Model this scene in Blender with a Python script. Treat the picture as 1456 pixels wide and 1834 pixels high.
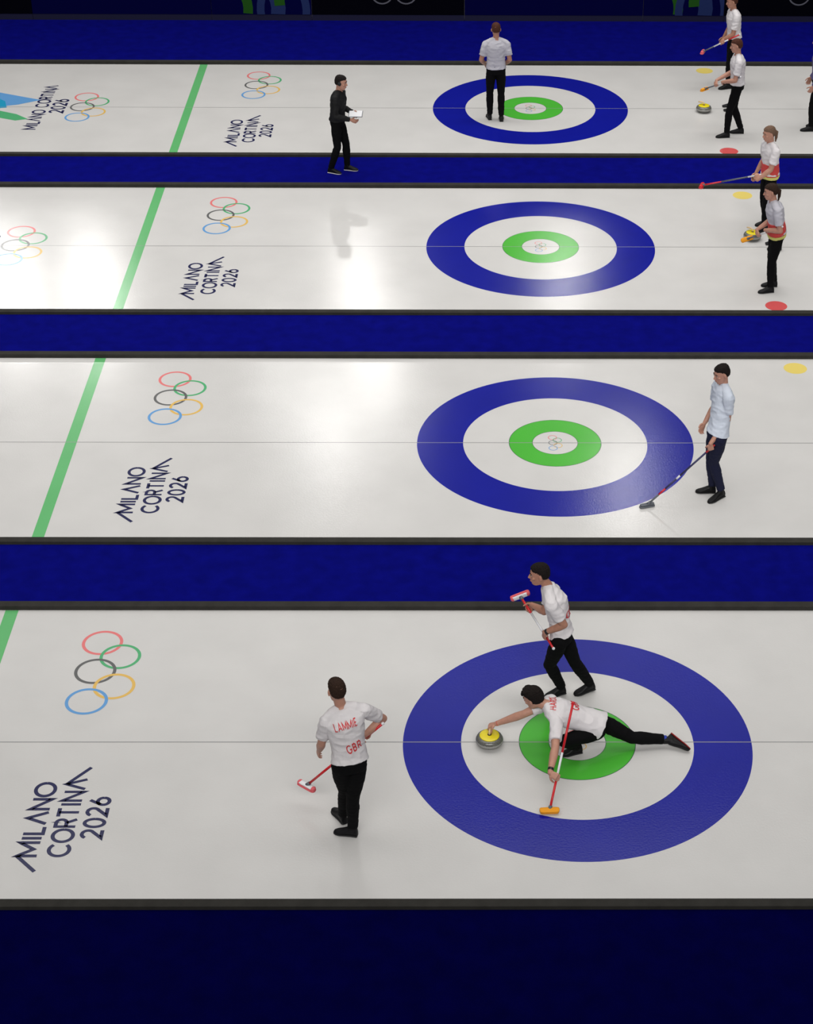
import bpy, bmesh, math, random
from mathutils import Vector, Matrix, noise
from mathutils.bvhtree import BVHTree

for o in list(bpy.data.objects):
    bpy.data.objects.remove(o)
C = bpy.context.scene.collection
SC = bpy.context.scene
V = Vector
random.seed(4)

# ------------------------------------------------------------------ camera
W_PX, H_PX = 1456, 1834
F_PX, CX, CY = 3427.71, 869.69, 916.36
YAW, PITCH, ROLL = .009879, .562449, .0062507
cam = bpy.data.cameras.new('camera')
cam_o = bpy.data.objects.new('camera', cam); C.objects.link(cam_o)
fw = V((math.sin(YAW)*math.cos(PITCH), math.cos(YAW)*math.cos(PITCH), -math.sin(PITCH)))
rt = V((math.cos(YAW), -math.sin(YAW), 0)); up = rt.cross(fw)
r2 = math.cos(ROLL)*rt + math.sin(ROLL)*up; u2 = -math.sin(ROLL)*rt + math.cos(ROLL)*up
m = Matrix((r2, u2, -fw)).transposed().to_4x4(); m.translation = V((-1.13178, -15.69187, 12.74921))
cam_o.matrix_world = m
cam.sensor_fit = 'VERTICAL'; cam.sensor_height = 24.0
cam.lens = F_PX/H_PX*24.0
cam.shift_x = -(CX - W_PX/2)/H_PX; cam.shift_y = (CY - H_PX/2)/H_PX
cam.clip_end = 300
SC.camera = cam_o

# ------------------------------------------------------------------ world, light, exposure
SC.view_settings.view_transform = 'Standard'; SC.view_settings.look = 'None'
SC.view_settings.gamma = 1; SC.view_settings.use_curve_mapping = False
SC.view_settings.exposure = 0.0
wd = bpy.data.worlds.new('hall_dim'); SC.world = wd; wd.use_nodes = True
bg = wd.node_tree.nodes['Background']; bg.inputs[0].default_value = (.80, .84, 1, 1); bg.inputs[1].default_value = .03

def area(name, loc, sx, sy, power, col=(1, .985, .96), spread=180, aim=None):
    l = bpy.data.lights.new(name, 'AREA'); l.shape = 'RECTANGLE'; l.size = sx; l.size_y = sy
    l.energy = power; l.color = col; l.spread = math.radians(spread)
    o = bpy.data.objects.new(name, l); C.objects.link(o); o.location = loc
    if aim is not None:
        o.rotation_euler = (V(aim)-V(loc)).to_track_quat('-Z', 'Y').to_euler()
    return o
# rows of ceiling panels over the four sheets
for k, (y, s) in enumerate(((.9, .90), (6.6, .80), (13.0, 1.15), (19.6, 1.92))):
    area('rink_light', (-2, y, 14.5), 34, 3.6, 560*s, spread=110)
# unseen fill light added behind the camera to brighten the shirts' near sides
area('shirt_fill_light', (-2, -17, 15.5), 30, 2.5, 1020, spread=75, aim=(-2, 8, 0))
# truss floodlights hung beyond the boards; the ice mirrors them as soft glints
for (x, y, p, s) in ((-4.91, 29.1, 75, .5), (-3.69, 32.6, 75, .5), (2.87, 26.1, 70, .5), (-12.62, 37.5, 170, .9),
                     (-15.2, 37.5, 200, .9), (-4.6, 38.2, 90, .5), (1.78, 38.2, 75, .6), (-6.5, 32.2, 35, .6)):
    area('truss_floodlight', (x, y, 13), s, s, p*.42, spread=120, aim=(x*.6, 8, 0))

# ------------------------------------------------------------------ materials
def mat(name, col, rough=.6, spec=.5, metal=0, bump=None, mottle=None, sheen=0, coat=0):
    mt = bpy.data.materials.new(name); mt.use_nodes = True
    nt = mt.node_tree; b = nt.nodes['Principled BSDF']
    b.inputs['Base Color'].default_value = (*col, 1); b.inputs['Roughness'].default_value = rough
    b.inputs['Specular IOR Level'].default_value = spec; b.inputs['Metallic'].default_value = metal
    b.inputs['Sheen Weight'].default_value = sheen; b.inputs['Coat Weight'].default_value = coat
    tc = nt.nodes.new('ShaderNodeTexCoord')
    if mottle:
        sc, amt = mottle
        n = nt.nodes.new('ShaderNodeTexNoise'); n.inputs['Scale'].default_value = sc; n.inputs['Detail'].default_value = 6
        nt.links.new(tc.outputs['Object'], n.inputs['Vector'])
        mr = nt.nodes.new('ShaderNodeMapRange'); mr.inputs['From Min'].default_value = .3; mr.inputs['From Max'].default_value = .7
        mr.inputs['To Min'].default_value = 1-amt; mr.inputs['To Max'].default_value = 1+amt
        nt.links.new(n.outputs['Fac'], mr.inputs['Value'])
        mx = nt.nodes.new('ShaderNodeMix'); mx.data_type = 'RGBA'; mx.blend_type = 'MULTIPLY'; mx.inputs[0].default_value = 1
        mx.inputs[6].default_value = (*col, 1); nt.links.new(mr.outputs[0], mx.inputs[7])
        nt.links.new(mx.outputs[2], b.inputs['Base Color'])
    if bump:
        sc, st = bump
        n = nt.nodes.new('ShaderNodeTexNoise'); n.inputs['Scale'].default_value = sc; n.inputs['Detail'].default_value = 3
        nt.links.new(tc.outputs['Object'], n.inputs['Vector'])
        bp = nt.nodes.new('ShaderNodeBump'); bp.inputs['Strength'].default_value = st; bp.inputs['Distance'].default_value = .01
        nt.links.new(n.outputs['Fac'], bp.inputs['Height']); nt.links.new(bp.outputs[0], b.inputs['Normal'])
    return mt

def icemat(name, col, amt=.02):       # everything frozen into the ice shares its gloss
    return mat(name, col, rough=.175, spec=.5, bump=(45, .09), mottle=(1.3, amt))
M = {}
M['ice'] = icemat('white_ice', (.64, .628, .612), .035)
M['ice_blue'] = icemat('blue_ice_paint', (.0055, .0095, .29), .06)
M['ice_green'] = icemat('green_ice_paint', (.075, .46, .043), .04)
M['ice_hog'] = icemat('hog_line_green', (.13, .47, .17), .04)
M['ice_line'] = icemat('thread_line', (.30, .30, .30))
M['ice_edge'] = icemat('ring_edge_line', (.03, .09, .06))
M['ice_navy'] = icemat('navy_ice_paint', (.022, .024, .085))
M['ice_red'] = icemat('red_ice_paint', (.78, .20, .20))
M['ice_black'] = icemat('black_ice_paint', (.13, .13, .13))
M['ice_rblue'] = icemat('sky_ice_paint', (.13, .34, .66))
M['ice_rgreen'] = icemat('leaf_ice_paint', (.09, .42, .18))
M['ice_yellow'] = icemat('amber_ice_paint', (.76, .48, .12))
M['disc_yellow'] = icemat('yellow_disc_paint', (.78, .62, .16))
M['disc_red'] = icemat('red_disc_paint', (.66, .10, .10))
M['ice_teal'] = icemat('teal_ice_paint', (.02, .33, .55))
M['carpet'] = mat('blue_carpet', (.0022, .0030, .158), rough=1, spec=.03, bump=(260, .5), mottle=(5, .16))
M['carpet_shaded'] = mat('blue_carpet_shaded', (.0004, .0004, .042), rough=1, spec=.02, bump=(260, .5), mottle=(4, .16))  # blue carpet darkened: light falloff on the near walkway put into its colour
M['foam'] = mat('dark_foam', (.036, .0345, .031), rough=.95, spec=.1, bump=(60, .3), mottle=(8, .12))
M['concrete'] = mat('floor_slab', (.05, .05, .055), rough=.9)
M['wall'] = mat('hall_wall', (.006, .006, .01), rough=.9)
M['b_navy'] = mat('board_navy', (.0008, .001, .045), rough=.9, spec=.04)
M['b_black'] = mat('board_black', (.001, .001, .004), rough=.9, spec=.04)
M['b_blue'] = mat('board_blue', (.02, .035, .12), rough=.9, spec=.04)
M['b_green'] = mat('board_green', (.02, .10, .012), rough=.9, spec=.04)
M['b_grey'] = mat('board_print_grey', (.12, .12, .14), rough=.5)
M['b_kick'] = mat('board_kick', (.001, .001, .03), rough=.8)
M['skin'] = mat('skin', (.50, .255, .18), rough=.5, spec=.4, mottle=(30, .06))
M['skin_tan'] = mat('skin_tan', (.44, .215, .145), rough=.5, spec=.4, mottle=(30, .06))
M['eye'] = mat('eye_white', (.45, .42, .40), rough=.2)
M['iris'] = mat('iris_dark', (.02, .015, .01), rough=.2)
M['lip'] = mat('lips', (.32, .10, .08), rough=.5)
M['h_brown'] = mat('hair_brown', (.035, .017, .010), rough=.75, spec=.25, bump=(220, .8))
M['h_dark'] = mat('hair_dark', (.010, .006, .005), rough=.75, spec=.25, bump=(220, .8))
M['h_red'] = mat('hair_auburn', (.09, .03, .018), rough=.75, spec=.25, bump=(220, .8))
M['h_light'] = mat('hair_light_brown', (.20, .12, .08), rough=.75, spec=.25, bump=(220, .8))
M['shirt'] = mat('white_shirt', (.72, .69, .70), rough=.85, spec=.2, bump=(25, .25))
M['shirt_pale'] = mat('pale_blue_shirt', (.60, .65, .74), rough=.85, spec=.2, bump=(25, .25))
M['shirt_grey'] = mat('pale_grey_shirt', (.52, .51, .56), rough=.85, spec=.2, bump=(25, .25))
M['seam'] = mat('shirt_seam', (.82, .80, .80), rough=.8)
M['print_red'] = mat('red_print', (.62, .03, .035), rough=.6)
M['print_navy'] = mat('navy_print', (.03, .03, .10), rough=.6)
M['trousers'] = mat('black_trousers', (.0035, .0035, .004), rough=.9, spec=.12)
M['trousers_navy'] = mat('navy_trousers', (.008, .010, .035), rough=.8, spec=.25, bump=(40, .2))
M['jacket_black'] = mat('black_jacket', (.007, .007, .008), rough=.75, spec=.25, bump=(40, .2))
M['jacket_purple'] = mat('purple_jacket', (.10, .085, .22), rough=.7, bump=(40, .2))
M['top_red'] = mat('red_top', (.60, .055, .05), rough=.8, bump=(40, .2))
M['band_yellow'] = mat('yellow_band', (.62, .60, .16), rough=.8)
M['shoe'] = mat('black_shoe', (.005, .005, .006), rough=.5, spec=.22)
M['sole'] = mat('dark_sole', (.012, .012, .013), rough=.7)
M['sole_red'] = mat('red_sole', (.32, .012, .012), rough=.6)
M['sole_white'] = mat('white_sole', (.62, .60, .62), rough=.6)
M['sock_blue'] = mat('blue_sock', (.03, .06, .42), rough=.8)
M['strap'] = mat('pale_strap', (.45, .48, .62), rough=.6)
M['granite'] = mat('grey_granite', (.13, .13, .115), rough=.22, spec=.6, mottle=(110, .5), coat=.3)
M['granite_band'] = mat('striking_band', (.30, .30, .28), rough=.55, mottle=(160, .3))
M['st_yellow'] = mat('yellow_stone_cap', (.80, .66, .01), rough=.35, coat=.3)
M['st_handle'] = mat('stone_handle', (.70, .52, .30), rough=.35)
M['chrome'] = mat('chrome', (.65, .65, .65), rough=.2, metal=1)
M['b_red'] = mat('broom_red', (.62, .012, .02), rough=.35)
M['b_white'] = mat('broom_white', (.78, .78, .80), rough=.35)
M['b_orange'] = mat('orange_pad', (.85, .34, .01), rough=.8, bump=(120, .4))
M['b_pink'] = mat('pink_pad', (.72, .12, .14), rough=.8)
M['b_head'] = mat('broom_head_grey', (.10, .11, .13), rough=.5)
M['rubber'] = mat('black_rubber', (.010, .010, .012), rough=.8)
M['watch'] = mat('watch_black', (.01, .01, .01), rough=.3)

# ------------------------------------------------------------------ mesh helpers
class Sh:
    def __init__(s): s.v = []; s.f = []
    def add(s, vs, fs):
        o = len(s.v); s.v += [tuple(x) for x in vs]; s.f += [tuple(i+o for i in f) for f in fs]; return s
    def loft(s, st, n=20):
        vs = []; fs = []
        for (c, U, W) in st:
            for i in range(n):
                a = 2*math.pi*i/n; vs.append(V(c)+V(U)*math.cos(a)+V(W)*math.sin(a))
        for k in range(len(st)-1):
            for i in range(n):
                j = (i+1) % n; fs.append((k*n+i, k*n+j, (k+1)*n+j, (k+1)*n+i))
        fs.append(tuple(range(n-1, -1, -1))); fs.append(tuple((len(st)-1)*n+i for i in range(n)))
        return s.add(vs, fs)
    def limb(s, pts, rad, n=16, flat=1.0, ref=None):
        pts = [V(p) for p in pts]; st = []
        for i, p in enumerate(pts):
            a = pts[max(i-1, 0)]; b = pts[min(i+1, len(pts)-1)]; d = (b-a).normalized()
            rf = V(ref) if ref is not None else (V((0, 0, 1)) if abs(d.z) < .9 else V((0, 1, 0)))
            U = d.cross(rf).normalized(); Wv = d.cross(U).normalized()
            r = rad[i]; st.append((p, U*r, Wv*r*flat))
        return s.loft(st, n)
    def ball(s, c, r, n=16, ax=None):
        c = V(c)
        if ax is None: ax = (V((r, 0, 0)), V((0, r, 0)), V((0, 0, r)))
        vs = []; fs = []; rows = n//2
        for k in range(1, rows):
            t = math.pi*k/rows
            for i in range(n):
                a = 2*math.pi*i/n
                vs.append(c+ax[0]*math.sin(t)*math.cos(a)+ax[1]*math.sin(t)*math.sin(a)+ax[2]*math.cos(t))
        for k in range(rows-2):
            for i in range(n):
                j = (i+1) % n; fs.append((k*n+i, (k+1)*n+i, (k+1)*n+j, k*n+j))
        top = len(vs); vs.append(c+ax[2]); bot = len(vs); vs.append(c-ax[2])
        for i in range(n):
            j = (i+1) % n; fs.append((top, i, j)); fs.append((bot, (rows-2)*n+j, (rows-2)*n+i))
        return s.add(vs, fs)
    def box(s, lo, hi):
        x0, y0, z0 = lo; x1, y1, z1 = hi
        return s.add([(x0,y0,z0),(x1,y0,z0),(x1,y1,z0),(x0,y1,z0),(x0,y0,z1),(x1,y0,z1),(x1,y1,z1),(x0,y1,z1)],
                     [(3,2,1,0),(4,5,6,7),(0,1,5,4),(1,2,6,5),(2,3,7,6),(3,0,4,7)])
    def disc(s, c, r0, r1, n=160):
        x, y, z = c; vs = []; fs = []
        for i in range(n):
            a = 2*math.pi*i/n
            vs.append((x+r1*math.cos(a), y+r1*math.sin(a), z))
            if r0 > 0: vs.append((x+r0*math.cos(a), y+r0*math.sin(a), z))
        if r0 > 0:
            for i in range(n):
                j = (i+1) % n; fs.append((2*i, 2*j, 2*j+1, 2*i+1))
        else: fs.append(tuple(range(n)))
        return s.add(vs, fs)
    def quad(s, pts): return s.add(pts, [tuple(range(len(pts)))])

def mesh(name, sh, material, origin=(0, 0, 0), smooth=True):
    me = bpy.data.meshes.new(name); og = V(origin)
    me.from_pydata([V(p)-og for p in sh.v], [], sh.f); me.update()
    if smooth: me.polygons.foreach_set('use_smooth', [True]*len(me.polygons))
    me.materials.append(material); return me

def obj(name, sh, material, parent=None, origin=(0, 0, 0), smooth=True, bevel=0):
    me = mesh(name, sh, material, origin, smooth)
    o = bpy.data.objects.new(name, me); C.objects.link(o)
    put(o, parent, origin)
    if bevel:
        b = o.modifiers.new('bevel', 'BEVEL'); b.width = bevel; b.segments = 3; b.limit_method = 'ANGLE'
    return o
def put(o, parent, origin=(0, 0, 0)):
    if parent is not None:
        o.parent = parent; o.location = V(origin)-parent_loc(parent)
    else: o.location = origin
def parent_loc(p):
    l = V(p.location)
    while p.parent: p = p.parent; l += V(p.location)
    return l
def tag(o, label=None, cat=None, group=None, kind=None):
    if label: o['label'] = label
    if cat: o['category'] = cat
    if group: o['group'] = group
    if kind: o['kind'] = kind
    return o
def empty(name, loc):
    o = bpy.data.objects.new(name, None); C.objects.link(o); o.location = loc; o.empty_display_size = .1; return o

def fused(name, sh, material, parent=None, origin=(0, 0, 0), voxel=.006, smooth=3, wrinkle=0, wscale=9, wdir=None):
    """many overlapping closed shells -> one continuous skin"""
    me = mesh(name+'_raw', sh, material, origin)
    t = bpy.data.objects.new('tmp', me); C.objects.link(t)
    r = t.modifiers.new('r', 'REMESH'); r.mode = 'VOXEL'; r.voxel_size = voxel; r.use_smooth_shade = True
    if smooth:
        s = t.modifiers.new('s', 'SMOOTH'); s.factor = .5; s.iterations = smooth
    dg = bpy.context.evaluated_depsgraph_get(); dg.update()
    nm = bpy.data.meshes.new_from_object(t.evaluated_get(dg)); nm.name = name
    bpy.data.objects.remove(t); bpy.data.meshes.remove(me)
    if wrinkle:
        og = V(origin); new = []
        for v in nm.vertices:
            p = (v.co+og)
            q = V((p.x*wscale, p.y*wscale, p.z*wscale*1.6))
            if wdir: q = V((p.dot(wdir[0])*wscale*2.2, p.dot(wdir[1])*wscale*.7, p.z*wscale))
            a = 1-abs(noise.noise(q))*2.2; b = noise.noise(q*2.3+V((7, 3, 1)))
            new.append(v.co+v.normal*wrinkle*(a*.8+b*.5-.4))
        for v, c in zip(nm.vertices, new): v.co = c
    nm.materials.clear(); nm.materials.append(material)
    nm.polygons.foreach_set('use_smooth', [True]*len(nm.polygons)); nm.update()
    o = bpy.data.objects.new(name, nm); C.objects.link(o); put(o, parent, origin)
    return o

# ------------------------------------------------------------------ stroke lettering
def arc(cx, cy, rx, ry, a0, a1, n=14):
    return [(cx+rx*math.cos(math.radians(a0+(a1-a0)*i/n)), cy+ry*math.sin(math.radians(a0+(a1-a0)*i/n))) for i in range(n+1)]
GL = {
 'M': (.95, [[(0, 0), (0, 1), (.475, .25), (.95, 1), (.95, 0)]]),
 'I': (.16, [[(.08, 0), (.08, 1)]]),
 'L': (.5, [[(0, 1), (0, 0), (.5, 0)]]),
 'A': (.85, [[(0, 0), (.425, 1), (.85, 0)], [(.17, .36), (.68, .36)]]),
 'a': (.85, [[(0, 0), (.425, 1), (.85, 0)]]),
 'N': (.75, [[(0, 0), (0, 1), (.75, 0), (.75, 1)]]),
 'O': (1.0, [arc(.5, .5, .5, .5, 0, 360, 28)]),
 'C': (.9, [arc(.5, .5, .5, .5, 40, 320, 22)]),
 'R': (.6, [[(0, 0), (0, 1), (.32, 1)]+arc(.32, .74, .26, .26, 90, -90)+[(0, .48)], [(.32, .48), (.6, 0)]]),
 'T': (.7, [[(0, 1), (.7, 1)], [(.35, 1), (.35, 0)]]),
 '2': (.6, [arc(.3, .7, .3, .3, 160, -35)+[(0, 0), (.62, 0)]]),
 '0': (.66, [arc(.33, .5, .33, .5, 0, 360, 28)]),
 '6': (.6, [arc(.3, .3, .3, .3, 0, 360, 22), [(.03, .42), (.40, 1)]]),
 'E': (.5, [[(.5, 1), (0, 1), (0, 0), (.5, 0)], [(0, .52), (.42, .52)]]),
 'G': (.9, [arc(.5, .5, .45, .5, 45, 330, 18)+[(.95, .42), (.6, .42)]]),
 'B': (.6, [[(0, 0), (0, 1), (.3, 1)]+arc(.3, .76, .24, .24, 90, -90)+[(0, .52)], [(.3, .52)]+arc(.3, .26, .27, .26, 90, -90)+[(0, 0)]]),
 'H': (.65, [[(0, 0), (0, 1)], [(.65, 0), (.65, 1)], [(0, .5), (.65, .5)]]),
 'D': (.7, [[(0, 0), (0, 1), (.3, 1)]+arc(.3, .5, .38, .5, 90, -90)+[(0, 0)]]),
 'f': (1.5, [[(0, 0), (1.5, 1)], [(0, 1), (1.5, 0)], [(0, .5), (1.5, .5)], [(.75, 0), (.75, 1)]]),
 ' ': (.4, []),
}
def ribbon(pts, t, step=.12):
    p = []
    for i in range(len(pts)-1):
        a = V((*pts[i], 0)); b = V((*pts[i+1], 0)); n = max(1, int((b-a).length/step))
        for k in range(n): p.append(a.lerp(b, k/n))
    p.append(V((*pts[-1], 0)))
    vs = []; fs = []
    for i, q in enumerate(p):
        d0 = (q-p[i-1]).normalized() if i else (p[1]-q).normalized()
        d1 = (p[i+1]-q).normalized() if i < len(p)-1 else d0
        n0 = V((-d0.y, d0.x, 0)); n1 = V((-d1.y, d1.x, 0)); n = (n0+n1)
        n = n.normalized() if n.length > 1e-4 else n0
        k = t/2/max(.35, n.dot(n0)); vs += [q+n*k, q-n*k]
    for i in range(len(p)-1): fs.append((2*i, 2*i+1, 2*i+3, 2*i+2))
    return vs, fs
def line_strokes(txt, gap=.24, extra=None):
    x = 0; out = []
    for ch in txt:
        w, st = GL[ch]
        for s in st: out.append([(x+a, b) for a, b in s])
        x += w+gap
    return out, x-gap
def text_local(txt, t=.17, gap=.24, extra=()):
    st, w = line_strokes(txt, gap); vs = []; fs = []
    for s in list(st)+list(extra):
        a, b = ribbon(s, t); o = len(vs); vs += a; fs += [tuple(i+o for i in f) for f in b]
    return vs, fs, w
def ice_text(txt, y0, y1, xtop, xbase, t=.20, gap=.24, extra=(), z=.0012):
    vs, fs, w = text_local(txt, t, gap, extra); s = Sh()
    return s.add([(xbase+(xtop-xbase)*p.y, y0+(y1-y0)*p.x/w, z) for p in vs], [tuple(reversed(f)) for f in fs])
def on_cloth(parent, name, txt, o, right, upv, height, material, t=.17, gap=.24, xs=1.0):
    """lettering printed on cloth: strokes dropped along -n onto the garment"""
    right = V(right).normalized(); n = right.cross(V(upv)).normalized(); upv = n.cross(right).normalized()
    pl = parent_loc(parent); me = parent.data
    bvh = BVHTree.FromPolygons([v.co for v in me.vertices], [tuple(p.vertices) for p in me.polygons])
    vs, fs, w = text_local(txt, t, gap); s = Sh(); out = []
    for p in vs:
        q = V(o)+right*(p.x-w/2)*height*xs+upv*(p.y-.5)*height
        h = bvh.ray_cast(q+n*.35-pl, -n, .8)
        out.append(h[0]+pl+n*.006 if h[0] is not None else q)
    return obj(name, s.add(out, fs), material, parent, parent_loc(parent), smooth=False)

# ------------------------------------------------------------------ setting
D = 6.2442; HW = 2.39; X0, X1 = -40.0, 9.0
obj('floor', Sh().box((X0-1, -16, -.30), (X1+1, 30, -.08)), M['concrete'], smooth=False)['kind'] = 'structure'
GAP = HW+.105
def strip(y0, y1, m_):
    o = obj('carpet_walkway', Sh().box((X0-1, y0, -.08), (X1+1, y1, .015)), m_, smooth=False); o['kind'] = 'structure'; return o
strip(-9, -GAP, M['carpet_shaded'])
for k in range(3): strip(k*D+GAP, (k+1)*D-GAP, M['carpet'])
strip(3*D+GAP, 23.95, M['carpet'])
o = obj('wall_back', Sh().box((X0-1, 27, -.1), (X1+1, 27.3, 7)), M['wall'], smooth=False); o['kind'] = 'structure'

RINGS = [('ring', M['ice_red'], -5.258, 1.757), ('ring', M['ice_rgreen'], -5.018, 1.497), ('ring', M['ice_black'], -5.252, 1.228),
         ('ring', M['ice_yellow'], -5.002, .955), ('ring', M['ice_rblue'], -5.258, .690)]
def rings_mark(parent, n, dx=0, dy=0, s=1.0, cx=-5.14, cy=1.225, tx=None, ty=None, r=.230, w=.036):
    e = empty('ring_emblem', (0, 0, 0)); e.parent = parent; e.location = V((0, 0, 0))
    for i, (nm, mt, x, y) in enumerate(RINGS):
        X, Y = x+dx, y+dy
        if tx is not None: X, Y = tx+(x-cx)*s, ty+(y-cy)*s
        obj(nm, Sh().disc((X, Y+n*D, .0010+.0001*i), (r-w)*s, r*s, 72), mt, e, parent_loc(parent), smooth=False)
    return e
sheet_where = ('nearest to the viewer', 'second from the viewer', 'third from the viewer', 'farthest from the viewer')
for n in range(4):
    y = n*D
    ice = obj('ice_sheet', Sh().box((X0, y-HW-.005, -.08), (X1, y+HW+.005, 0)), M['ice'], origin=(0, y, 0), smooth=False)
    tag(ice, 'white curling sheet with painted target rings, ' + sheet_where[n], 'ice sheet', 'parallel curling sheets', 'structure')
    og = (0, y, 0)
    P = lambda name, sh, m_: obj(name, sh, m_, ice, og, smooth=False)
    P('outer_ring', Sh().disc((0, y, .0006), 1.219, 1.829), M['ice_blue'])
    P('inner_ring', Sh().disc((0, y, .0006), .300, .610), M['ice_green'])
    s = Sh().disc((0, y, .0009), .606, .613); s.disc((0, y, .0009), .297, .303); P('ring_edge', s, M['ice_edge'])
    P('centre_line', Sh().quad([(X0, y-.006, .0014), (X1, y-.006, .0014), (X1, y+.006, .0014), (X0, y+.006, .0014)]), M['ice_line'])
    P('hog_line', Sh().quad([(-6.401-.075, y-HW, .0011), (-6.401+.075, y-HW, .0011), (-6.401+.075, y+HW, .0011), (-6.401-.075, y+HW, .0011)]), M['ice_hog'])
    rings_mark(ice, n)
    rings_mark(ice, n, tx=0, ty=0, s=.26)
    for yy, mm in ((2.11, 'disc_yellow'), (-2.13, 'disc_red')):
        P('marker_disc', Sh().disc((3.49, y+yy, .0008), 0, .165, 60), M[mm])
    # MILANO / CORTINA / 2026, reading away from the viewer
    s = Sh()
    tl = s
    a = ice_text('MILaNO', y-1.74, y-.66, -5.522, -5.328, extra=([(0, 1), (-1.10, -.10)],)); tl.add(a.v, a.f)
    w = text_local('CORTINa')[2]
    a = ice_text('CORTINa', y-1.742, y-.60, -5.226, -5.028, extra=([(w-.425, 1), (w+1.05, -.05)],)); tl.add(a.v, a.f)
    a = ice_text('2026', y-1.481, y-.885, -4.945, -4.750, gap=.30); tl.add(a.v, a.f)
    P('event_lettering', tl, M['ice_navy'])
    if n >= 2:
        rings_mark(ice, n, dx=-3.145, dy=-1.215)
        s = Sh(); a = ice_text('MILaNO CORTINa', y-1.15, y+1.15, -9.27, -9.05); s.add(a.v, a.f)
        a = ice_text('2026', y-.30, y+.40, -8.96, -8.72, gap=.30); s.add(a.v, a.f); P('event_lettering', s, M['ice_navy'])
        P('swoosh_emblem', Sh().quad([(-10.1, y-.04, .0010), (-9.62, y+.12, .0010), (-9.24, y+.37, .0010), (-10.1, y+.77, .0010)]), M['ice_rblue'])
        P('swoosh_emblem', Sh().quad([(-10.1, y-.10, .0012), (-9.80, y-.04, .0012), (-9.9, y+.30, .0012), (-10.1, y+.5, .0012)]), M['ice_teal'])
        P('swoosh_emblem', Sh().quad([(-10.1, y-.45, .0011), (-9.51, y-.71, .0011), (-9.29, y-.63, .0011), (-9.55, y-.38, .0011), (-10.1, y-.1, .0011)]), M['ice_rgreen'])
    # foam bumpers either side
    for side, (a, b) in enumerate(((y-GAP, y-HW), (y+HW, y+GAP))):
        bp = obj('foam_bumper', Sh().box((X0, a, 0 if side else 0), (X1, b, .060)), M['foam'], origin=(0, (a+b)/2, 0), smooth=False, bevel=.006)
        tag(bp, 'dark foam bumper along the %s edge of the sheet %s' % (('near', 'far')[side], sheet_where[n]), 'bumper', 'foam bumpers along the sheets')
    # hack behind the house: two rubber footholds
    if n >= 1:
        h = empty('starting_hack', (3.72, y, 0))
        tag(h, 'black rubber foothold pair behind rings, sheet ' + sheet_where[n], 'foothold', 'rubber hacks behind the houses')
        for sg in (-1, 1):
            q = Sh(); q.loft([((3.62, y+sg*.11, .012), (0, .05, 0), (0, 0, .012)), ((3.72, y+sg*.11, .03), (0, .055, 0), (0, 0, .03)), ((3.84, y+sg*.11, .05), (0, .05, 0), (0, 0, .05))], 16)
            obj('foot_rest', q, M['rubber'], h, (3.72, y, 0))

# barrier boards along the far side
BY = 23.85
xs = [-22, -14.2, -10.3, -6.55, -4.45, -1.25, 2.5, 4.2, 9]
mm = ['b_navy', 'b_black', 'b_navy', 'b_blue', 'b_black', 'b_navy', 'b_blue', 'b_black']
desc = ['far left end', 'left, black with green tint', 'left of the walking official, plain navy', 'blue and green swirls, left half', 'black with pale rings, mid-left',
        'plain navy behind the farthest rings', 'blue and green swirls behind right-hand players', 'black with pale rings, far right']
bands = []
for i in range(len(mm)):
    x0, x1 = xs[i]+.004, xs[i+1]-.004
    e = empty('barrier_board', ((x0+x1)/2, BY, .015))
    tag(e, 'dark advertising board at the back, '+desc[i], 'board', 'advertising boards at the back')
    og = tuple(e.location)
    obj('panel', Sh().box((x0, BY, .14), (x1, BY+.06, 1.05)), M['b_navy' if mm[i] == 'b_blue' else mm[i]], e, og, smooth=False, bevel=.004)
    obj('kick_board', Sh().box((x0, BY+.005, .015), (x1, BY+.05, .14)), M['b_kick'], e, og, smooth=False)
    if mm[i] == 'b_blue':
        for k, (cx, cz, rx, rz, w_, m_) in enumerate(((.25, -.05, .55, .75, .30, 'b_blue'), (.10, -.05, .35, .62, .20, 'b_green'), (.72, -.1, .30, .70, .16, 'b_blue'), (.95, .1, .35, .5, .22, 'b_green'))):
            W_ = x1-x0; pts = []
            for j in range(19):
                a = math.radians(190-200*j/18)
                pts.append((x0+W_*cx+rx*math.cos(a)*1.6, .32+cz+rz*math.sin(a)))
            vs, fs = ribbon(pts, w_, 1); q = Sh()
            cl = [(min(max(p.x, x0+.01), x1-.01), BY-.002-.0006*k, min(max(p.y, .145), 1.045)) for p in vs]
            obj('swirl_print', q.add(cl, fs), M[m_], e, og, smooth=False)
    if mm[i] == 'b_black' and i > 1:
        cx0 = -2.72 if i == 4 else 6.0
        for k, (dx, dz) in enumerate(((-.50, .83), (0, .83), (.50, .83), (-.25, .60), (.25, .60))):
            q = Sh(); pts = arc(cx0+dx, dz, .22, .22, 0, 360, 40); vs, fs = ribbon(pts, .03, 1)
            obj('ring_print', q.add([(p.x, BY-.002-.0004*k, p.y) for p in vs], fs), M['b_grey'], e, og, smooth=False)

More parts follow.
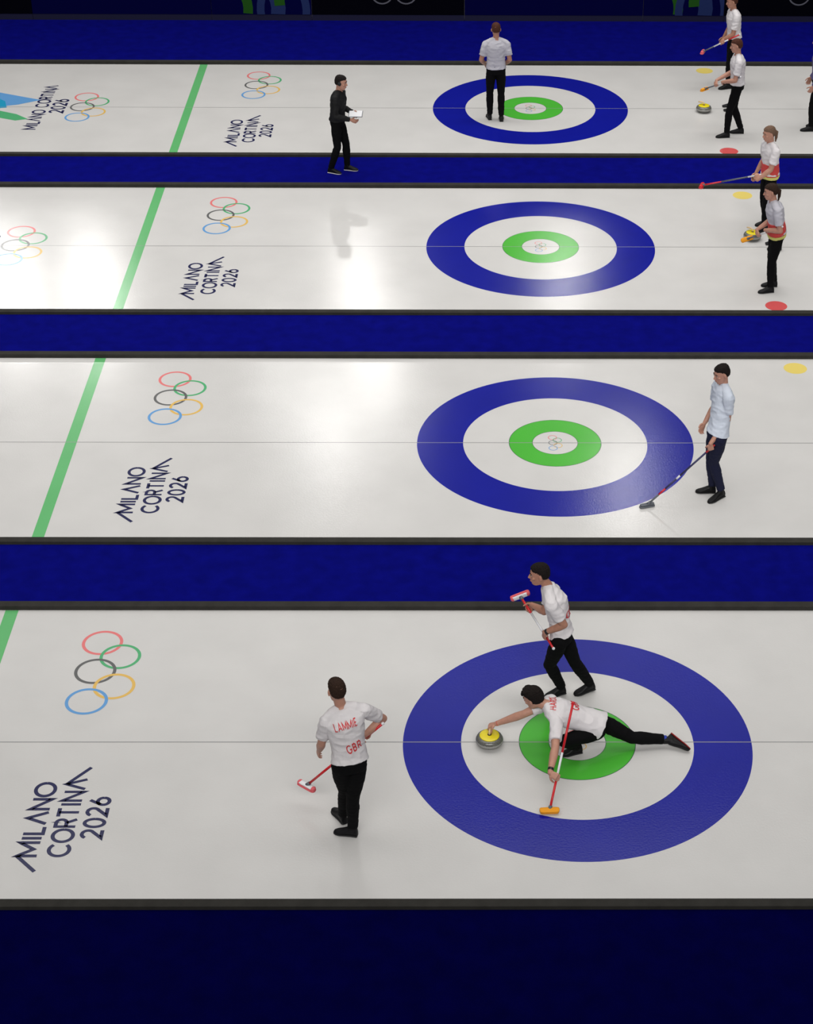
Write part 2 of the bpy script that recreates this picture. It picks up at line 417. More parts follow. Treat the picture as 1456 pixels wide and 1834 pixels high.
# ------------------------------------------------------------------ curling stone
def lathe(prof, c, n=48):
    s = Sh(); st = [((c[0], c[1], c[2]+z), (r, 0, 0), (0, r, 0)) for r, z in prof]; return s.loft(st, n)
def stone(x, y, label, ang=0, handle_mat='st_handle'):
    e = empty('curling_stone', (x, y, 0)); tag(e, label, 'curling stone', 'yellow-handled curling stones')
    og = (x, y, 0)
    prof = [(.062, 0), (.070, .001), (.090, .008), (.118, .022), (.135, .038), (.1425, .053), (.1435, .058), (.1435, .074), (.141, .082), (.134, .098), (.122, .110), (.104, .1175), (.085, .119)]
    obj('body', lathe(prof, og), M['granite'], e, og)
    obj('striking_band', lathe([(.1436, .052), (.1448, .056), (.1448, .074), (.1436, .078)], og), M['granite_band'], e, og)
    obj('cap', lathe([(.104, .1165), (.1045, .123), (.101, .126), (.070, .129), (.0, .130)][:-1]+[(.002, .130)], og), M['st_yellow'], e, og)
    ca, sa = math.cos(ang), math.sin(ang)
    T = lambda a, b, z: (x+a*ca-b*sa, y+a*sa+b*ca, z)
    h = Sh(); pts = [T(0, 0, .128), T(0, 0, .150), T(.010, 0, .170), T(.035, 0, .180), T(.075, 0, .178), T(.115, 0, .172)]
    h.limb(pts, [.014, .012, .0125, .0145, .015, .012], 12, ref=(sa, -ca, .01))
    obj('handle', h, M[handle_mat], e, og)
    obj('bolt_cup', lathe([(.021, .1295), (.021, .134), (.015, .136)], T(0, 0, 0), 24), M['rubber'], e, og)
    return e

# ------------------------------------------------------------------ broom
def broom(a, b, label, pad, head_axis, cols, splits, face=None, head_len=.20, grip_end='b_white', pad_body='b_head', r=.0125):
    """a = butt end, b = centre of head"""
    a, b = V(a), V(b); d = (b-a).normalized(); L = (b-a).length
    e = empty('curling_broom', b); tag(e, label, 'curling broom', 'curling brooms')
    og = tuple(b); t0 = 0
    for i, (t1, c) in enumerate(zip(splits, cols)):
        obj('shaft_section', Sh().limb([a+d*L*t0, a+d*L*t1], [r, r], 16), M[c], e, og); t0 = t1
    q = Sh(); q.ball(a-d*.004, r*1.35, 14); obj('end_cap', q, M[grip_end], e, og)
    hx = V(head_axis); hx = hx.normalized()
    n = V(face).normalized() if face is not None else V((0, 0, -1))
    n = (n-hx*n.dot(hx)).normalized(); sd = hx.cross(n).normalized()
    def slab(l, w, z0, z1):
        st = []
        for k, f in ((-1, .25), (-.96, .72), (-.85, .95), (-.6, 1), (0, 1), (.6, 1), (.85, .95), (.96, .72), (1, .25)):
            st.append((b+hx*l/2*k+n*(z0+z1)/2, sd*w/2*f, n*(z1-z0)/2*(.75+.25*f)))
        return Sh().loft(st, 16)
    obj('head', slab(head_len*.92, .060, -.022, .004), M[pad_body], e, og)
    obj('pad', slab(head_len, .074, .002, .030), M[pad], e, og)
    if pad_body == 'b_white':
        for s_ in (-1, 1):
            q = Sh(); q.ball(b+hx*s_*head_len*.40-n*.004, .03, 14, ax=(hx*.024, sd*.033, n*.022)); obj('pad_strap', q, M['b_pink'], e, og)
    q = Sh(); q.limb([b-d*.055, b-d*.005], [.018, .024], 16); obj('ferrule', q, M['b_head'], e, og)
    return e

# ------------------------------------------------------------------ people
def hand(sh, wrist, d, n, curl=1.0, size=1.0, thumb_side=None, spread=.12):
    """palm from the wrist along d; n = palm normal, fingers curl towards n"""
    d = V(d).normalized(); n = V(n); n = (n-d*n.dot(d)).normalized(); s = d.cross(n).normalized()
    if thumb_side is not None and s.dot(V(thumb_side)) < 0: ts = -1
    else: ts = 1
    w = V(wrist); k = size
    st = []
    for t, hw, th in ((-.012, .024, .018), (.01, .028, .017), (.035, .036, .016), (.065, .041, .014), (.088, .040, .012)):
        st.append((w+d*t*k, s*hw*k, n*th*k))
    sh.loft(st, 16)
    for i in range(4):                        # index first, on the thumb's side
        o = (1.5-i)*.0205*ts; ln = (.072, .080, .075, .060)[i]*k
        p = w+d*(.086-.004*abs(i-1))*k+s*o*k; dd = (d+s*(1.5-i)*ts*spread*(1-.6*curl)).normalized(); nn = n
        pts = [p-dd*.012]; rr = [.0098*k]
        ang = [.95*curl, 1.25*curl, .85*curl]; seg = [.46, .31, .23]
        for a, sg in zip(ang, seg):
            dd2 = (dd*math.cos(a)+nn*math.sin(a)); nn = (nn*math.cos(a)-dd*math.sin(a)); dd = dd2
            p = p+dd*ln*sg; pts.append(p); rr.append(.0092*k if len(rr) < 3 else .0072*k)
        sh.limb(pts, rr, 10, ref=s); sh.ball(pts[-1], rr[-1]*.95, 8)
        for q in pts[1:-1]: sh.ball(q, .0096*k, 8)
    p = w+d*.022*k+s*ts*.028*k; td = (d*.62+s*ts*.75+n*.25*(1+curl)).normalized()
    pts = [p, p+td*.038*k]; td2 = (td*(1-.35*curl)+d*.4+n*.75*curl-s*ts*.35*curl).normalized(); pts.append(pts[1]+td2*.028*k); pts.append(pts[2]+(td2+n*.3*curl).normalized()*.024*k)
    sh.limb(pts, [.015*k, .0115*k, .0105*k, .008*k], 10, ref=n)
    for q, r_ in zip(pts[1:], (.0118, .0108, .0082)): sh.ball(q, r_*k, 8)
    return w

def grip(sh, wrist, sp, sd, size=1.0, thumb_side=None):
    """close a hand round a shaft through sp along sd; returns the wrist"""
    sp, sd = V(sp), V(sd).normalized(); wv = V(wrist); d = sp-wv; d = (d-sd*d.dot(sd)*.85)
    d.normalize(); n = sd.cross(d).normalized()
    if n.z > 0: n = -n
    w = sp-d*.078*size-n*.026*size
    hand(sh, w, d, n, 1.0, size, thumb_side); return w

def frame(fwd, up_):
    f = V(fwd).normalized(); u = V(up_); u = (u-f*u.dot(f)).normalized(); return f, u.cross(f), u

def lerp_st(st, t):
    x = t*(len(st)-1); i = min(int(x), len(st)-2); k = x-i
    a, b = st[i], st[i+1]; return tuple(V(a[j]).lerp(V(b[j]), k) for j in range(3))

def torso(J, infl=0.0):
    sl, sr, hl, hr = (V(J[k]) for k in ('sh_l', 'sh_r', 'hip_l', 'hip_r'))
    pel, ch, nk = V(J['pelvis']), V(J['chest']), V(J['neck']); hc = (hl+hr)/2; scn = (sl+sr)/2
    s0 = (hl-hr).normalized(); s1 = (sl-sr).normalized(); ax = (nk-hc).normalized()
    d0 = s0.cross(ax).normalized(); d1 = s1.cross(ax).normalized()
    hw = (sl-sr).length/2
    k = hw/.185
    cs = [(hc-ax*.05, s0, .150, d0, .105), (hc+ax*.02, s0, .168, d0, .122), (pel+ax*.03, s0, .160, d0, .115), (pel.lerp(ch, .38), s0.lerp(s1, .4), .148, d0.lerp(d1, .4), .108),
          (pel.lerp(ch, .72), s0.lerp(s1, .75), .164, d0.lerp(d1, .75), .118), (ch, s1, .176, d1, .122), (ch.lerp(scn, .75)+ax*.01, s1, .178, d1, .108),
          (scn.lerp(nk, .45)+ax*.005, s1, .125, d1, .085), (nk-ax*.015, s1, .068, d1, .066), (nk+ax*.01, s1, .055, d1, .058)]
    return [(c, s.normalized()*(w*k+infl), d.normalized()*(t*k**.5+infl)) for c, s, w, d, t in cs]

def foot(sh, heel, toe, ank, infl=0.0, sole=False):
    heel, toe, ank = V(heel), V(toe), V(ank); d = (toe-heel); L = d.length; d.normalize()
    u = ank-heel; u = (u-d*u.dot(d)).normalized(); s = d.cross(u).normalized()
    if sole:
        pr = [(-.03, .030), (0, .036), (.25, .037), (.5, .043), (.75, .051), (.92, .042), (1.03, .020)]
        st = [(heel+d*L*t+u*.006, s*(w+infl), u*.010) for t, w in pr]; sh.loft(st, 18); return
    pr = [(-.04, .022, .030, .030), (0, .033, .048, .050), (.22, .036, .058, .058), (.45, .039, .045, .046), (.7, .047, .030, .031), (.88, .043, .023, .024), (1.0, .028, .017, .018), (1.04, .012, .009, .012)]
    st = [(heel+d*L*t+u*c, s*(w+infl), u*(h+infl*.5)) for t, w, c, h in pr]; sh.loft(st, 18)
    sh.limb([heel+d*L*.20+u*.05, ank+(ank-heel).normalized()*.02], [.040+infl, .040+infl], 16)

def head_shells(sh, c, f, l, u, k=1.0):
    st = []
    prof = [(-.118, .030, .034, .038), (-.105, .048, .056, .026), (-.080, .058, .074, .014), (-.050, .065, .087, .004), (-.015, .070, .094, 0), (.025, .0755, .099, -.004),
            (.060, .074, .097, -.008), (.090, .062, .082, -.010), (.110, .040, .055, -.010), (.120, .015, .022, -.010)]
    for z, w, dp, fo in prof: st.append((c+u*z*k+f*fo*k, l*w*k, f*dp*k))
    sh.loft(st, 24)
    sh.ball(c-u*.098*k+f*.066*k, .02, 12, ax=(l*.022*k, f*.020*k, u*.018*k))             # chin
    sh.loft([(c+u*.022*k+f*.088*k, l*.007*k, f*.008*k), (c-u*.005*k+f*.100*k, l*.010*k, f*.012*k), (c-u*.030*k+f*.108*k, l*.015*k, f*.016*k), (c-u*.042*k+f*.098*k, l*.013*k, f*.010*k)], 12)  # nose
    for s_ in (-1, 1):
        sh.ball(c+l*s_*.031*k+u*.030*k+f*.086*k, .01, 10, ax=(l*.020*k, f*.010*k, u*.007*k))   # brow
        sh.ball(c+l*s_*.044*k-u*.022*k+f*.064*k, .01, 10, ax=(l*.020*k, f*.022*k, u*.020*k))   # cheek
        e = c+l*s_*.083*k-u*.006*k-f*.006*k
        sh.ball(e, .02, 12, ax=(l*.010*k, (f*.018-u*.004)*k, (u*.031+f*.004)*k))                # ear
    sh.ball(c-u*.062*k+f*.090*k, .01, 10, ax=(l*.023*k, f*.010*k, u*.007*k))
    sh.ball(c-u*.074*k+f*.086*k, .01, 10, ax=(l*.019*k, f*.010*k, u*.007*k))

def hair_shells(sh, c, f, l, u, style='short', k=1.0):
    t = dict(short=0, thick=.007, crop=.0015).get(style, 0)
    st = []
    for z, w, dp, fo in [(-.040, .050, .046, -.050), (-.022, .068, .070, -.036), (.0, .0765, .068, -.042), (.03, .0795, .078, -.034), (.058, .0805, .094, -.015), (.085, .073, .096, -.006), (.112, .054, .074, -.008), (.127, .028, .042, -.010), (.131, .010, .016, -.010)]:
        st.append((c+u*(z+max(0, t)*(z > .05))*k+f*(fo-t*.3)*k, l*(w+t)*k, f*(dp+t)*k))
    sh.loft(st, 24)
    if style == 'thick':
        for a, b in ((-.04, .105), (0, .112), (.04, .105)): sh.ball(c+l*a*k+u*b*k+f*.045*k, .03, 12, ax=(l*.032*k, f*.044*k, u*.022*k))
        for a in (-.035, 0, .035): sh.ball(c+l*a*k+u*.078*k+f*.082*k, .02, 12, ax=(l*.026*k, f*.020*k, u*.022*k))
    if style == 'tail':
        sh.limb([c-f*.09*k+u*.04*k, c-f*.13*k, c-f*.12*k-u*.09*k, c-f*.105*k-u*.16*k], [.024, .028, .022, .008], 12)

def person(label, J, hair='short', hairm='h_brown', skin='skin', top='shirt', legs='trousers', shoe='shoe', sole='sole', soles=None, group=None,
           voxel=.006, long_sleeve=False, gripL=None, gripR=None, gloves=None, panels=(), hem=.05, cap=None, ground=0.0):
    J = {k: V(v) for k, v in J.items()}
    og = V(((J['heel_l'].x+J['heel_r'].x)/2, (J['heel_l'].y+J['heel_r'].y)/2, ground))
    B = Sh()
    ts = torso(J); B.loft(ts, 24)
    hf, hl_, hu = frame(J['hfwd'], J['hup'])
    hc = J['head']
    nk = J['neck']; sc = (J['sh_l']+J['sh_r'])/2
    B.limb([sc.lerp(nk, .3), nk, hc-hu*.045-hf*.018], [.062, .056, .054], 18); B.ball(nk, .056)
    head_shells(B, hc, hf, hl_, hu)
    wr = {}
    for s, gp in (('l', gripL), ('r', gripR)):
        sh_, el = J['sh_'+s], J['el_'+s]; w = J['wr_'+s]
        thumb = J['fwd'] if gp is None or len(gp) < 3 else gp[2]
        if gp is None:
            dd = (w-el).normalized(); inw = ((J['sh_r']-J['sh_l']) if s == 'l' else (J['sh_l']-J['sh_r'])).normalized()
            hd = J.get('hand_'+s, (dd+V((0, 0, -.15))).normalized()); hand(B, w, hd, J.get('palm_'+s, inw), .42, 1, thumb)
        else: w = grip(B, w, gp[0], gp[1], 1, thumb)
        wr[s] = w
        B.ball(sh_, .055); B.limb([ts[8][0], ts[8][0].lerp(sh_, .5), sh_], [.046, .048, .050], 14, ref=J['fwd'])
        B.limb([sh_, sh_.lerp(el, .35), sh_.lerp(el, .7), el], [.056, .054, .046, .041], 16, ref=J['fwd']); B.ball(el, .041)
        B.limb([el, el.lerp(w, .28), el.lerp(w, .65), w], [.041, .045, .036, .026], 16, ref=J['fwd']); B.ball(w, .026)
        h, kn, an = J['hip_'+s], J['knee_'+s], J['ank_'+s]
        B.ball(h, .07); B.limb([h, h.lerp(kn, .35), h.lerp(kn, .75), kn], [.070, .074, .060, .053], 16); B.ball(kn, .053)
        B.limb([kn, kn.lerp(an, .3), kn.lerp(an, .65), an], [.050, .055, .043, .034], 16); B.ball(an, .034)
        foot(B, J['heel_'+s], J['toe_'+s], an, -.012)
    root = fused('person', B, M[skin], None, og, voxel=min(voxel, .0052), smooth=2)
    tag(root, label, 'person', group)
    # hair, eyes
    H = Sh(); hair_shells(H, hc, hf, hl_, hu, hair)
    fused('hair', H, M[hairm], root, og, voxel=voxel*.7, smooth=1, wrinkle=.0075, wscale=62)
    for s_ in (-1, 1):
        e = Sh(); p = hc+hl_*s_*.031+hu*.012+hf*.0868; e.ball(p, .011, 12, ax=(hl_*.011, hf*.007, hu*.005)); ey = obj('eye', e, M['eye'], root, og)
        e = Sh(); e.ball(p+hf*.005, .005, 10, ax=(hl_*.006, hf*.005, hu*.006)); obj('iris', e, M['iris'], ey, og)
    for s_ in (-1, 1):
        q = Sh(); q.limb([hc+hl_*s_*.014+hu*.031+hf*.0955, hc+hl_*s_*.032+hu*.036+hf*.093, hc+hl_*s_*.052+hu*.029+hf*.082], [.004, .005, .003], 8)
        obj('eyebrow', q, M[hairm], root, og)
    e = Sh(); e.ball(hc-hu*.067+hf*.0925, .01, 12, ax=(hl_*.021, hf*.0095, hu*.0085)); obj('lips', e, M['lip'], root, og)
    # trousers
    T = Sh(); tt = torso(J, .008); T.loft(tt[:3]+[lerp_st(tt, .26)], 24)
    for s in 'lr':
        h, kn, an = J['hip_'+s], J['knee_'+s], J['ank_'+s]; dn = (an-kn).normalized()
        T.ball(h, .084); T.limb([h, h.lerp(kn, .35), h.lerp(kn, .75), kn], [.084, .090, .074, .065], 18); T.ball(kn, .066)
        T.limb([kn, kn.lerp(an, .3), kn.lerp(an, .65), an-dn*.012], [.064, .068, .058, .052], 18)
    fused('trousers', T, M[legs], root, og, voxel=voxel, smooth=3, wrinkle=.0045, wscale=11)
    # shoes
    for i, s in enumerate('lr'):
        q = Sh(); foot(q, J['heel_'+s], J['toe_'+s], J['ank_'+s], 0)
        so = fused('shoe', q, M[shoe], root, og, voxel=voxel*.8, smooth=2)
        q = Sh(); foot(q, J['heel_'+s], J['toe_'+s], J['ank_'+s], .001, sole=True)
        obj('sole', q, M[(soles or (sole, sole))[i]], so, og)
    # top
    S = Sh(); st = torso(J, .016)
    hem_dir = (st[0][0]-st[3][0]).normalized()
    lo = (st[2][0]+hem_dir*hem, st[2][1]*1.07, st[2][2]*1.12)
    S.loft([lo]+st[2:9], 28)
    for s in 'lr':
        sh_, el, w = J['sh_'+s], J['el_'+s], wr[s]
        S.ball(sh_, .070); S.limb([st[8][0], st[8][0].lerp(sh_, .5)-hem_dir*.012, sh_], [.058, .062, .066], 16, ref=J['fwd'])
        if long_sleeve:
            S.limb([sh_, sh_.lerp(el, .5), el], [.073, .064, .056], 18, ref=J['fwd']); S.ball(el, .056); S.limb([el, el.lerp(w, .4), el.lerp(w, .95)], [.055, .052, .040], 18, ref=J['fwd'])
        else:
            S.limb([sh_, sh_.lerp(el, .3), sh_.lerp(el, .72)], [.073, .071, .067], 18, ref=J['fwd'])
    shirt = fused('jacket' if long_sleeve else 'shirt', S, M[top], root, og, voxel=voxel, smooth=3, wrinkle=.008, wscale=8)
    for (mn, t0, t1, infl) in panels:
        st = torso(J, .016+infl); q = Sh(); q.loft([lerp_st(st, t0+(t1-t0)*i/4) for i in range(5)], 28)
        fused('cloth_panel', q, M[mn], shirt, og, voxel=voxel, smooth=2, wrinkle=.006, wscale=6)
    if gloves:
        pass
    if cap:
        q = Sh(); q.limb([hc+hl_*.078+hu*.03, hc+hu*.128, hc-hl_*.078+hu*.03], [.012, .010, .012], 10, ref=hf)
        q.ball(hc+hl_*.085, .03, 14, ax=(hl_*.018, hf*.034, hu*.036)); q.ball(hc-hl_*.085, .03, 14, ax=(hl_*.018, hf*.034, hu*.036)); obj('headset', q, M[cap], root, og)
    return root, shirt, wr, og

def band(root, og, name, a, b, t, r, w, m_):
    a, b = V(a), V(b); c = a.lerp(b, t); d = (b-a).normalized()
    return obj(name, Sh().limb([c-d*w/2, c+d*w/2], [r, r], 20), M[m_], root, og)

def stand(x, y, deg, h=1.80, lean=0., twist=0., step=.10, z0=0., arms=None, headturn=0., crouch=0.):
    """relaxed standing / walking joints; deg = heading in the floor plane"""
    k = h/1.80; a = math.radians(deg); F = V((math.cos(a), math.sin(a), 0)); L = V((-F.y, F.x, 0)); U = V((0, 0, 1)); O = V((x, y, z0))
    P = lambda f, l, u: O+(F*f+L*l+U*u)*k
    c = crouch
    J = dict(hip_l=P(0, .09, .93-c), hip_r=P(0, -.09, .93-c), pelvis=P(0, 0, 1.0-c), chest=P(lean*.36, 0, 1.37-c-lean*.05), neck=P(lean*.52, 0, 1.52-c-lean*.1), head=P(lean*.62+.03, 0, 1.675-c-lean*.13),
             knee_l=P(step*.6+.04+c, .10, .50-c*.4), knee_r=P(-step*.1+.03+c, -.10, .50-c*.4), ank_l=P(step, .10, .09), ank_r=P(-step, -.10, .09),
             heel_l=P(step-.05, .10, .0), heel_r=P(-step-.05, -.10, .0), toe_l=P(step+.19, .12, .0), toe_r=P(-step+.19, -.12, .0))
    ch = J['chest']; tw = math.radians(twist); Lt = L*math.cos(tw)+F*math.sin(tw)
    J['sh_l'] = ch+Lt*.185*k+U*.05*k; J['sh_r'] = ch-Lt*.185*k+U*.05*k
    J['el_l'] = P(lean*.3-.02, .24, 1.13-c); J['el_r'] = P(lean*.3-.02, -.24, 1.13-c)
    J['wr_l'] = P(.10+lean*.3, .25, .90-c); J['wr_r'] = P(.10+lean*.3, -.25, .90-c)
    J['fwd'] = F; ht = math.radians(headturn); J['hfwd'] = (F*math.cos(ht)+L*math.sin(ht))-U*.12; J['hup'] = U
    if arms: J.update({k_: V(v) for k_, v in arms.items()})
    return J

# ---- A: player seen from behind, left of the rings
A = dict(fwd=(-.3, .95, 0), hfwd=(-.42, .88, -.12), hup=(-.02, .05, 1),
 hip_l=(-2.365, -1.527, .93), hip_r=(-2.195, -1.473, .93), pelvis=(-2.273, -1.49, 1.02), chest=(-2.31, -1.40, 1.38), neck=(-2.35, -1.335, 1.525), head=(-2.385, -1.305, 1.685),
 sh_l=(-2.485, -1.42, 1.40), sh_r=(-2.135, -1.315, 1.455), el_l=(-2.545, -1.40, 1.12), wr_l=(-2.58, -1.27, .93), el_r=(-1.963, -1.155, 1.23), wr_r=(-2.085, -1.27, 1.13),
 knee_l=(-2.34, -1.385, .52), ank_l=(-2.378, -1.262, .11), heel_l=(-2.367, -1.288, .012), toe_l=(-2.49, -1.07, .0),
 knee_r=(-2.262, -1.475, .50), ank_r=(-2.275, -1.44, .095), heel_r=(-2.238, -1.454, 0), toe_r=(-2.46, -1.405, 0), hand_l=(-.25, .45, -.85), palm_l=(.9, .3, 0))
ba, bb = V((-1.965, -1.25, 1.24)), V((-2.752, -1.02, .275))
sp = ba.lerp(bb, .19)
ra, shA, wrA, ogA = person('person seen from behind, white shirt with red lettering, broom under the right arm', A, 'short', 'h_brown',
                           gripR=(sp, bb-ba), voxel=.006)
on_cloth(shA, 'name_lettering', 'LAMMIE', (-2.30, -1.5, 1.425), (.93, .28, .17), (0, .1, 1), .060, M['print_red'], t=.17, gap=.30, xs=.66)
on_cloth(shA, 'team_lettering', 'GBR', (-2.235, -1.52, 1.205), (.93, .28, .20), (0, 0, 1), .078, M['print_red'], t=.18, gap=.45, xs=.62)
on_cloth(shA, 'yoke_seam', 'I', (-2.31, -1.5, 1.335), (0, .1, 1), (-.95, -.28, -.12), .30, M['seam'], t=.016)
broom(ba, bb, 'red curling broom held by the back-turned player left of the nearest rings', 'b_pink', (.18, -.145, 0), ['b_red', 'b_red', 'b_red'], [.3, .6, 1.0], pad_body='b_white', head_len=.22)

# ---- B: player walking left behind the deliverer
B_ = dict(fwd=(-.96, .25, 0), hfwd=(-.97, -.04, -.06), hup=(-.05, 0, 1), pelvis=(-.160, .690, .93), hip_l=(-.187, .571, .87), hip_r=(-.144, .735, .87),
 chest=(-.235, .745, 1.30), neck=(-.322, .81, 1.445), head=(-.405, .805, 1.580), sh_l=(-.285, .585, 1.345), sh_r=(-.245, .885, 1.325),
 el_l=(-.146, .560, 1.11), wr_l=(-.30, .60, .98), el_r=(-.345, .80, 1.11), wr_r=(-.465, .93, 1.045),
 knee_l=(-.280, .687, .50), ank_l=(-.135, .822, .10), heel_l=(-.095, .83, .01), toe_l=(-.31, .75, 0), knee_r=(-.004, .717, .50), ank_r=(.178, .872, .10), heel_r=(.225, .89, .02), toe_r=(.01, .80, 0))
ba, bb = V((-.253, .502, .85)), V((-.588, 1.20, 1.03))
rb, shB, wrB, ogB = person('dark-haired person in white shirt striding left across the far side of the nearest rings', B_, 'crop', 'h_dark', 'skin_tan',
                           gripL=(ba.lerp(bb, .22), bb-ba), gripR=(ba.lerp(bb, .74), bb-ba))
on_cloth(shB, 'team_lettering', 'GBR', (0, .75, 1.17), (-.25, .96, 0), (0, 0, 1), .07, M['print_red'], t=.19, gap=.28)
on_cloth(shB, 'sleeve_flag', 'f', (-.215, .45, 1.175), (-.9, -.25, .3), (-.2, 0, 1), .040, M['print_red'], t=.13)
on_cloth(shB, 'sleeve_flag', 'f', (-.214, .45, 1.172), (-.9, -.25, .3), (-.2, 0, 1), .048, M['print_navy'], t=.06)
band(rb, ogB, 'wristwatch', wrB['l'], V(B_['el_l']), .12, .032, .028, 'watch')
broom(ba, bb, 'red and white curling broom carried head-up by the striding player', 'b_pink', (.20, .02, .08), ['b_red', 'b_white', 'b_red'], [.2, .66, 1.0], face=(-.43, .88, .1), pad_body='b_white', head_len=.22)

# ---- C: player delivering the stone
Cc = dict(fwd=(-.98, 0, .05), hfwd=(-.86, .42, -.34), hup=(-.28, .06, .95), pelvis=(.165, -.150, .37), hip_l=(.190, -.215, .31), hip_r=(.214, -.055, .33),
 chest=(-.225, -.135, .515), neck=(-.352, -.115, .585), head=(-.475, -.085, .65), sh_l=(-.244, -.295, .50), sh_r=(-.285, .03, .52),
 el_l=(-.262, -.575, .395), wr_l=(-.265, -.80, .30), el_r=(-.565, -.045, .41), wr_r=(-.80, -.045, .24),
 knee_l=(-.165, -.335, .29), ank_l=(-.005, -.17, .085), heel_l=(.035, -.165, 0), toe_l=(-.175, -.225, 0), knee_r=(.563, -.086, .130), ank_r=(.905, -.064, .09), heel_r=(.985, -.015, .125), toe_r=(1.165, -.155, .04))
ba, bb = V((-.082, -.307, .75)), V((-.331, -1.117, .025))
SX, SY = -.922, -.036
sp = V((SX+.012, SY+.060, .179))
rc, shC, wrC, ogC = person('person lunging low over the green ring, one arm stretched to the stone', Cc, 'thick', 'h_dark',
                           gripL=(ba.lerp(bb, .69), bb-ba), gripR=(sp, V((.2, .98, 0))), soles=('sole', 'sole_red'), hem=.11)
on_cloth(shC, 'name_lettering', 'HARDIE', (-.275, -.12, .62), (0, 1, .05), (-.95, 0, .2), .062, M['print_red'], t=.17, gap=.30, xs=.66)
on_cloth(shC, 'team_lettering', 'GBR', (-.035, -.12, .62), (0, 1, .05), (-.95, 0, .3), .075, M['print_red'], t=.19, gap=.42, xs=.66)
band(rc, ogC, 'wristwatch', wrC['l'], V(Cc['el_l']), .14, .032, .026, 'watch')
q = V(Cc['el_r']); band(rc, ogC, 'bracelet', wrC['r'], q, .06, .0275, .008, 'print_red')
band(rc, ogC, 'sock', Cc['ank_r'], Cc['knee_r'], .02, .041, .05, 'sock_blue')
broom(ba, bb, 'red and white curling broom planted by the lunging player, orange pad on the ice', 'b_orange', (1, .05, 0), ['b_red', 'b_white', 'b_red'], [.46, .72, 1.0], face=(0, -.1, 1), grip_end='b_red', pad_body='b_orange')
stone(SX, SY, 'grey granite curling stone with yellow cap under the lunging player\'s hand', math.radians(78))

# ---- D: player on the second sheet
Dd = dict(fwd=(-.95, -.3, 0), hfwd=(-.85, -.38, -.20), hup=(-.1, -.05, 1), pelvis=(1.948, 4.895, .96), hip_l=(1.960, 4.79, .89), hip_r=(1.908, 4.95, .89), chest=(2.012, 5.08, 1.37), neck=(2.0, 5.10, 1.51), head=(1.965, 5.09, 1.655),
 sh_l=(2.045, 4.92, 1.41), sh_r=(1.945, 5.25, 1.41), el_l=(2.055, 4.90, 1.12), wr_l=(1.965, 4.76, .97), el_r=(1.93, 5.22, 1.13), wr_r=(1.80, 5.10, .95),
 knee_l=(1.924, 4.904, .50), ank_l=(2.045, 4.887, .10), heel_l=(2.085, 4.905, 0), toe_l=(1.88, 4.735, 0), knee_r=(1.90, 4.985, .50), ank_r=(1.95, 5.00, .10), heel_r=(1.985, 4.99, 0), toe_r=(1.745, 5.0, 0))
ba, bb = V((1.972, 4.757, .92)), V((1.094, 4.648, .03))
rd, shD, wrD, ogD = person('person in pale blue shirt and navy trousers standing right of the second rings', Dd, 'short', 'h_dark', top='shirt_pale', legs='trousers_navy',
                           gripL=(ba.lerp(bb, .14), bb-ba))
broom(ba, bb, 'dark-shafted curling broom with red bands reaching down onto the second blue ring', 'b_head', (.9, .3, 0), ['b_red', 'print_navy', 'b_white', 'print_navy', 'b_red', 'b_head'], [.2, .55, .6, .75, .84, 1.0])

# ---- E..K: people farther away
team2 = (('top_red', .13, .36, .006), ('band_yellow', .05, .13, .008))
je = stand(3.50, 10.94, 185, 1.75, lean=.20, step=.05, arms=dict(el_l=(3.50, 10.68, 1.08), wr_l=(3.28, 10.86, .98), el_r=(3.46, 11.12, 1.10), wr_r=(3.22, 11.10, .92)))
ba, bb = V((3.52, 10.66, 1.16)), V((3.10, 11.24, .70))
person('brown-haired person in grey and red top behind the rings of the third sheet', je, 'tail', 'h_brown', top='shirt_grey', panels=team2, voxel=.008,
       gripL=(ba.lerp(bb, .35), bb-ba), gripR=(ba.lerp(bb, .65), bb-ba))
broom(ba, bb, 'orange-padded curling broom held by the grey-topped person behind the third rings', 'b_orange', (.8, .2, .2), ['b_head', 'b_white', 'b_head'], [.3, .7, 1.0], face=(-.3, -.6, .2), pad_body='b_orange')
jf = stand(3.70, 13.25, 200, 1.76, lean=.08, step=.07, arms=dict(el_l=(3.66, 12.98, 1.12), wr_l=(3.46, 13.02, .98)))
ba, bb = V((3.62, 12.98, 1.06)), V((2.62, 13.30, .72))
person('light-haired person in white and red top beside the far bumper, third sheet', jf, 'tail', 'h_light', top='shirt', panels=team2, voxel=.008, gripL=(ba.lerp(bb, .16), bb-ba))
broom(ba, bb, 'red-headed curling broom held out level above the far bumper, third sheet', 'b_red', (.3, .9, 0), ['b_white', 'b_head', 'b_red'], [.3, .7, 1.0], pad_body='b_red')
jg = stand(3.90, 19.95, 190, 1.80, lean=.10, step=.08, arms=dict(el_l=(3.84, 19.70, 1.10), wr_l=(3.66, 19.75, .96)))
ba, bb = V((3.95, 19.60, 1.14)), V((3.30, 19.80, .74))
person('person in white shirt nearest the back boards at the top right', jg, 'short', 'h_red', skin='skin_tan', voxel=.008, gripL=(ba.lerp(bb, .45), bb-ba))
broom(ba, bb, 'curling broom with pink head held by the topmost person at the right', 'b_pink', (.3, .9, 0), ['b_red', 'b_white', 'b_head'], [.3, .7, 1.0], pad_body='b_pink')
jh = stand(3.66, 17.38, 180, 1.80, lean=.06, step=.14, arms=dict(el_l=(3.58, 17.12, 1.12), wr_l=(3.36, 17.18, 1.04), el_r=(3.60, 17.62, 1.12), wr_r=(3.34, 17.44, 1.02)))
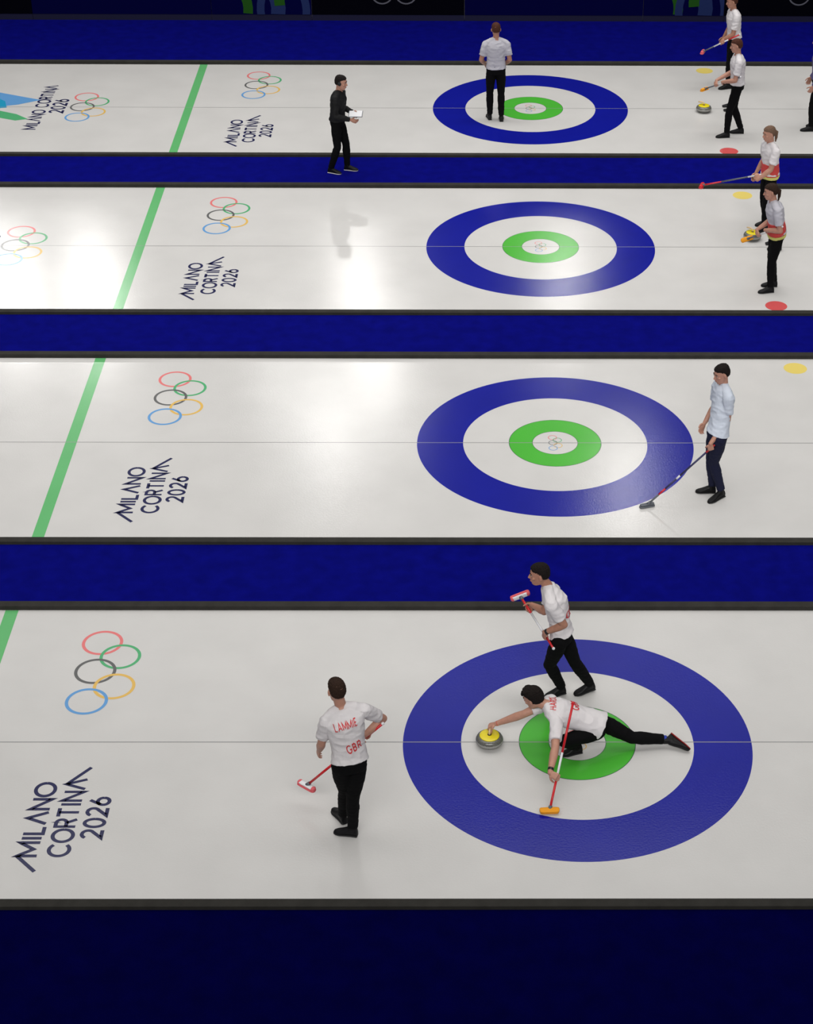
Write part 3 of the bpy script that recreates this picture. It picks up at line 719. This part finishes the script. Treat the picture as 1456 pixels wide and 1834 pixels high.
ba, bb = V((3.66, 17.08, 1.20)), V((3.10, 17.58, .80))
person('person in white shirt with both arms forward behind the farthest rings', jh, 'short', 'h_red', top='shirt', voxel=.008, gripL=(ba.lerp(bb, .42), bb-ba), gripR=(ba.lerp(bb, .66), bb-ba))
broom(ba, bb, 'orange-padded curling broom held forward behind the farthest rings', 'b_orange', (.6, .6, 0), ['b_head', 'b_white', 'b_head'], [.3, .7, 1.0], pad_body='b_orange')
ji = stand(-3.40, 15.58, -15, 1.74, lean=.10, step=.12, z0=.015, arms=dict(el_l=(-3.36, 15.80, 1.12), wr_l=(-3.14, 15.66, 1.06), el_r=(-3.42, 15.34, 1.10), wr_r=(-3.16, 15.38, 1.03)))
person('person in black jacket walking on blue carpet between the two farthest sheets', ji, 'short', 'h_dark', top='jacket_black', long_sleeve=True, cap='rubber', sole='sole_white', voxel=.008, ground=.015)
cb = empty('clipboard', (-3.08, 15.48, 1.10)); tag(cb, 'white clipboard held by the person in black on the blue carpet', 'clipboard')
q = Sh().box((-3.20, 15.36, 1.080), (-2.96, 15.66, 1.086)); obj('backing_board', q, M['b_head'], cb, (-3.08, 15.48, 1.10), smooth=False)
q = Sh().box((-3.19, 15.37, 1.087), (-2.97, 15.65, 1.092)); obj('paper', q, M['b_white'], cb, (-3.08, 15.48, 1.10), smooth=False)
jj = stand(-.66, 18.12, 95, 1.82, lean=.03, step=.05, arms=dict(el_l=(-.93, 18.10, 1.15), wr_l=(-.86, 18.30, 1.0), el_r=(-.41, 18.10, 1.15), wr_r=(-.50, 18.30, 1.0)))
person('person in pale grey shirt standing with back turned inside the farthest rings', jj, 'short', 'h_red', skin='skin_tan', top='shirt_grey', voxel=.008)
jk = stand(5.17, 17.7, 175, 1.78, lean=.05, step=.06)
person('person in purple jacket cut off by the right edge of the photo', jk, 'short', 'h_dark', top='jacket_purple', long_sleeve=True, voxel=.008)

stone(3.43, 12.80, 'curling stone with yellow cap behind the rings of the third sheet', 2.4)
stone(3.24, 18.58, 'curling stone with yellow cap behind the farthest rings', 2.6)
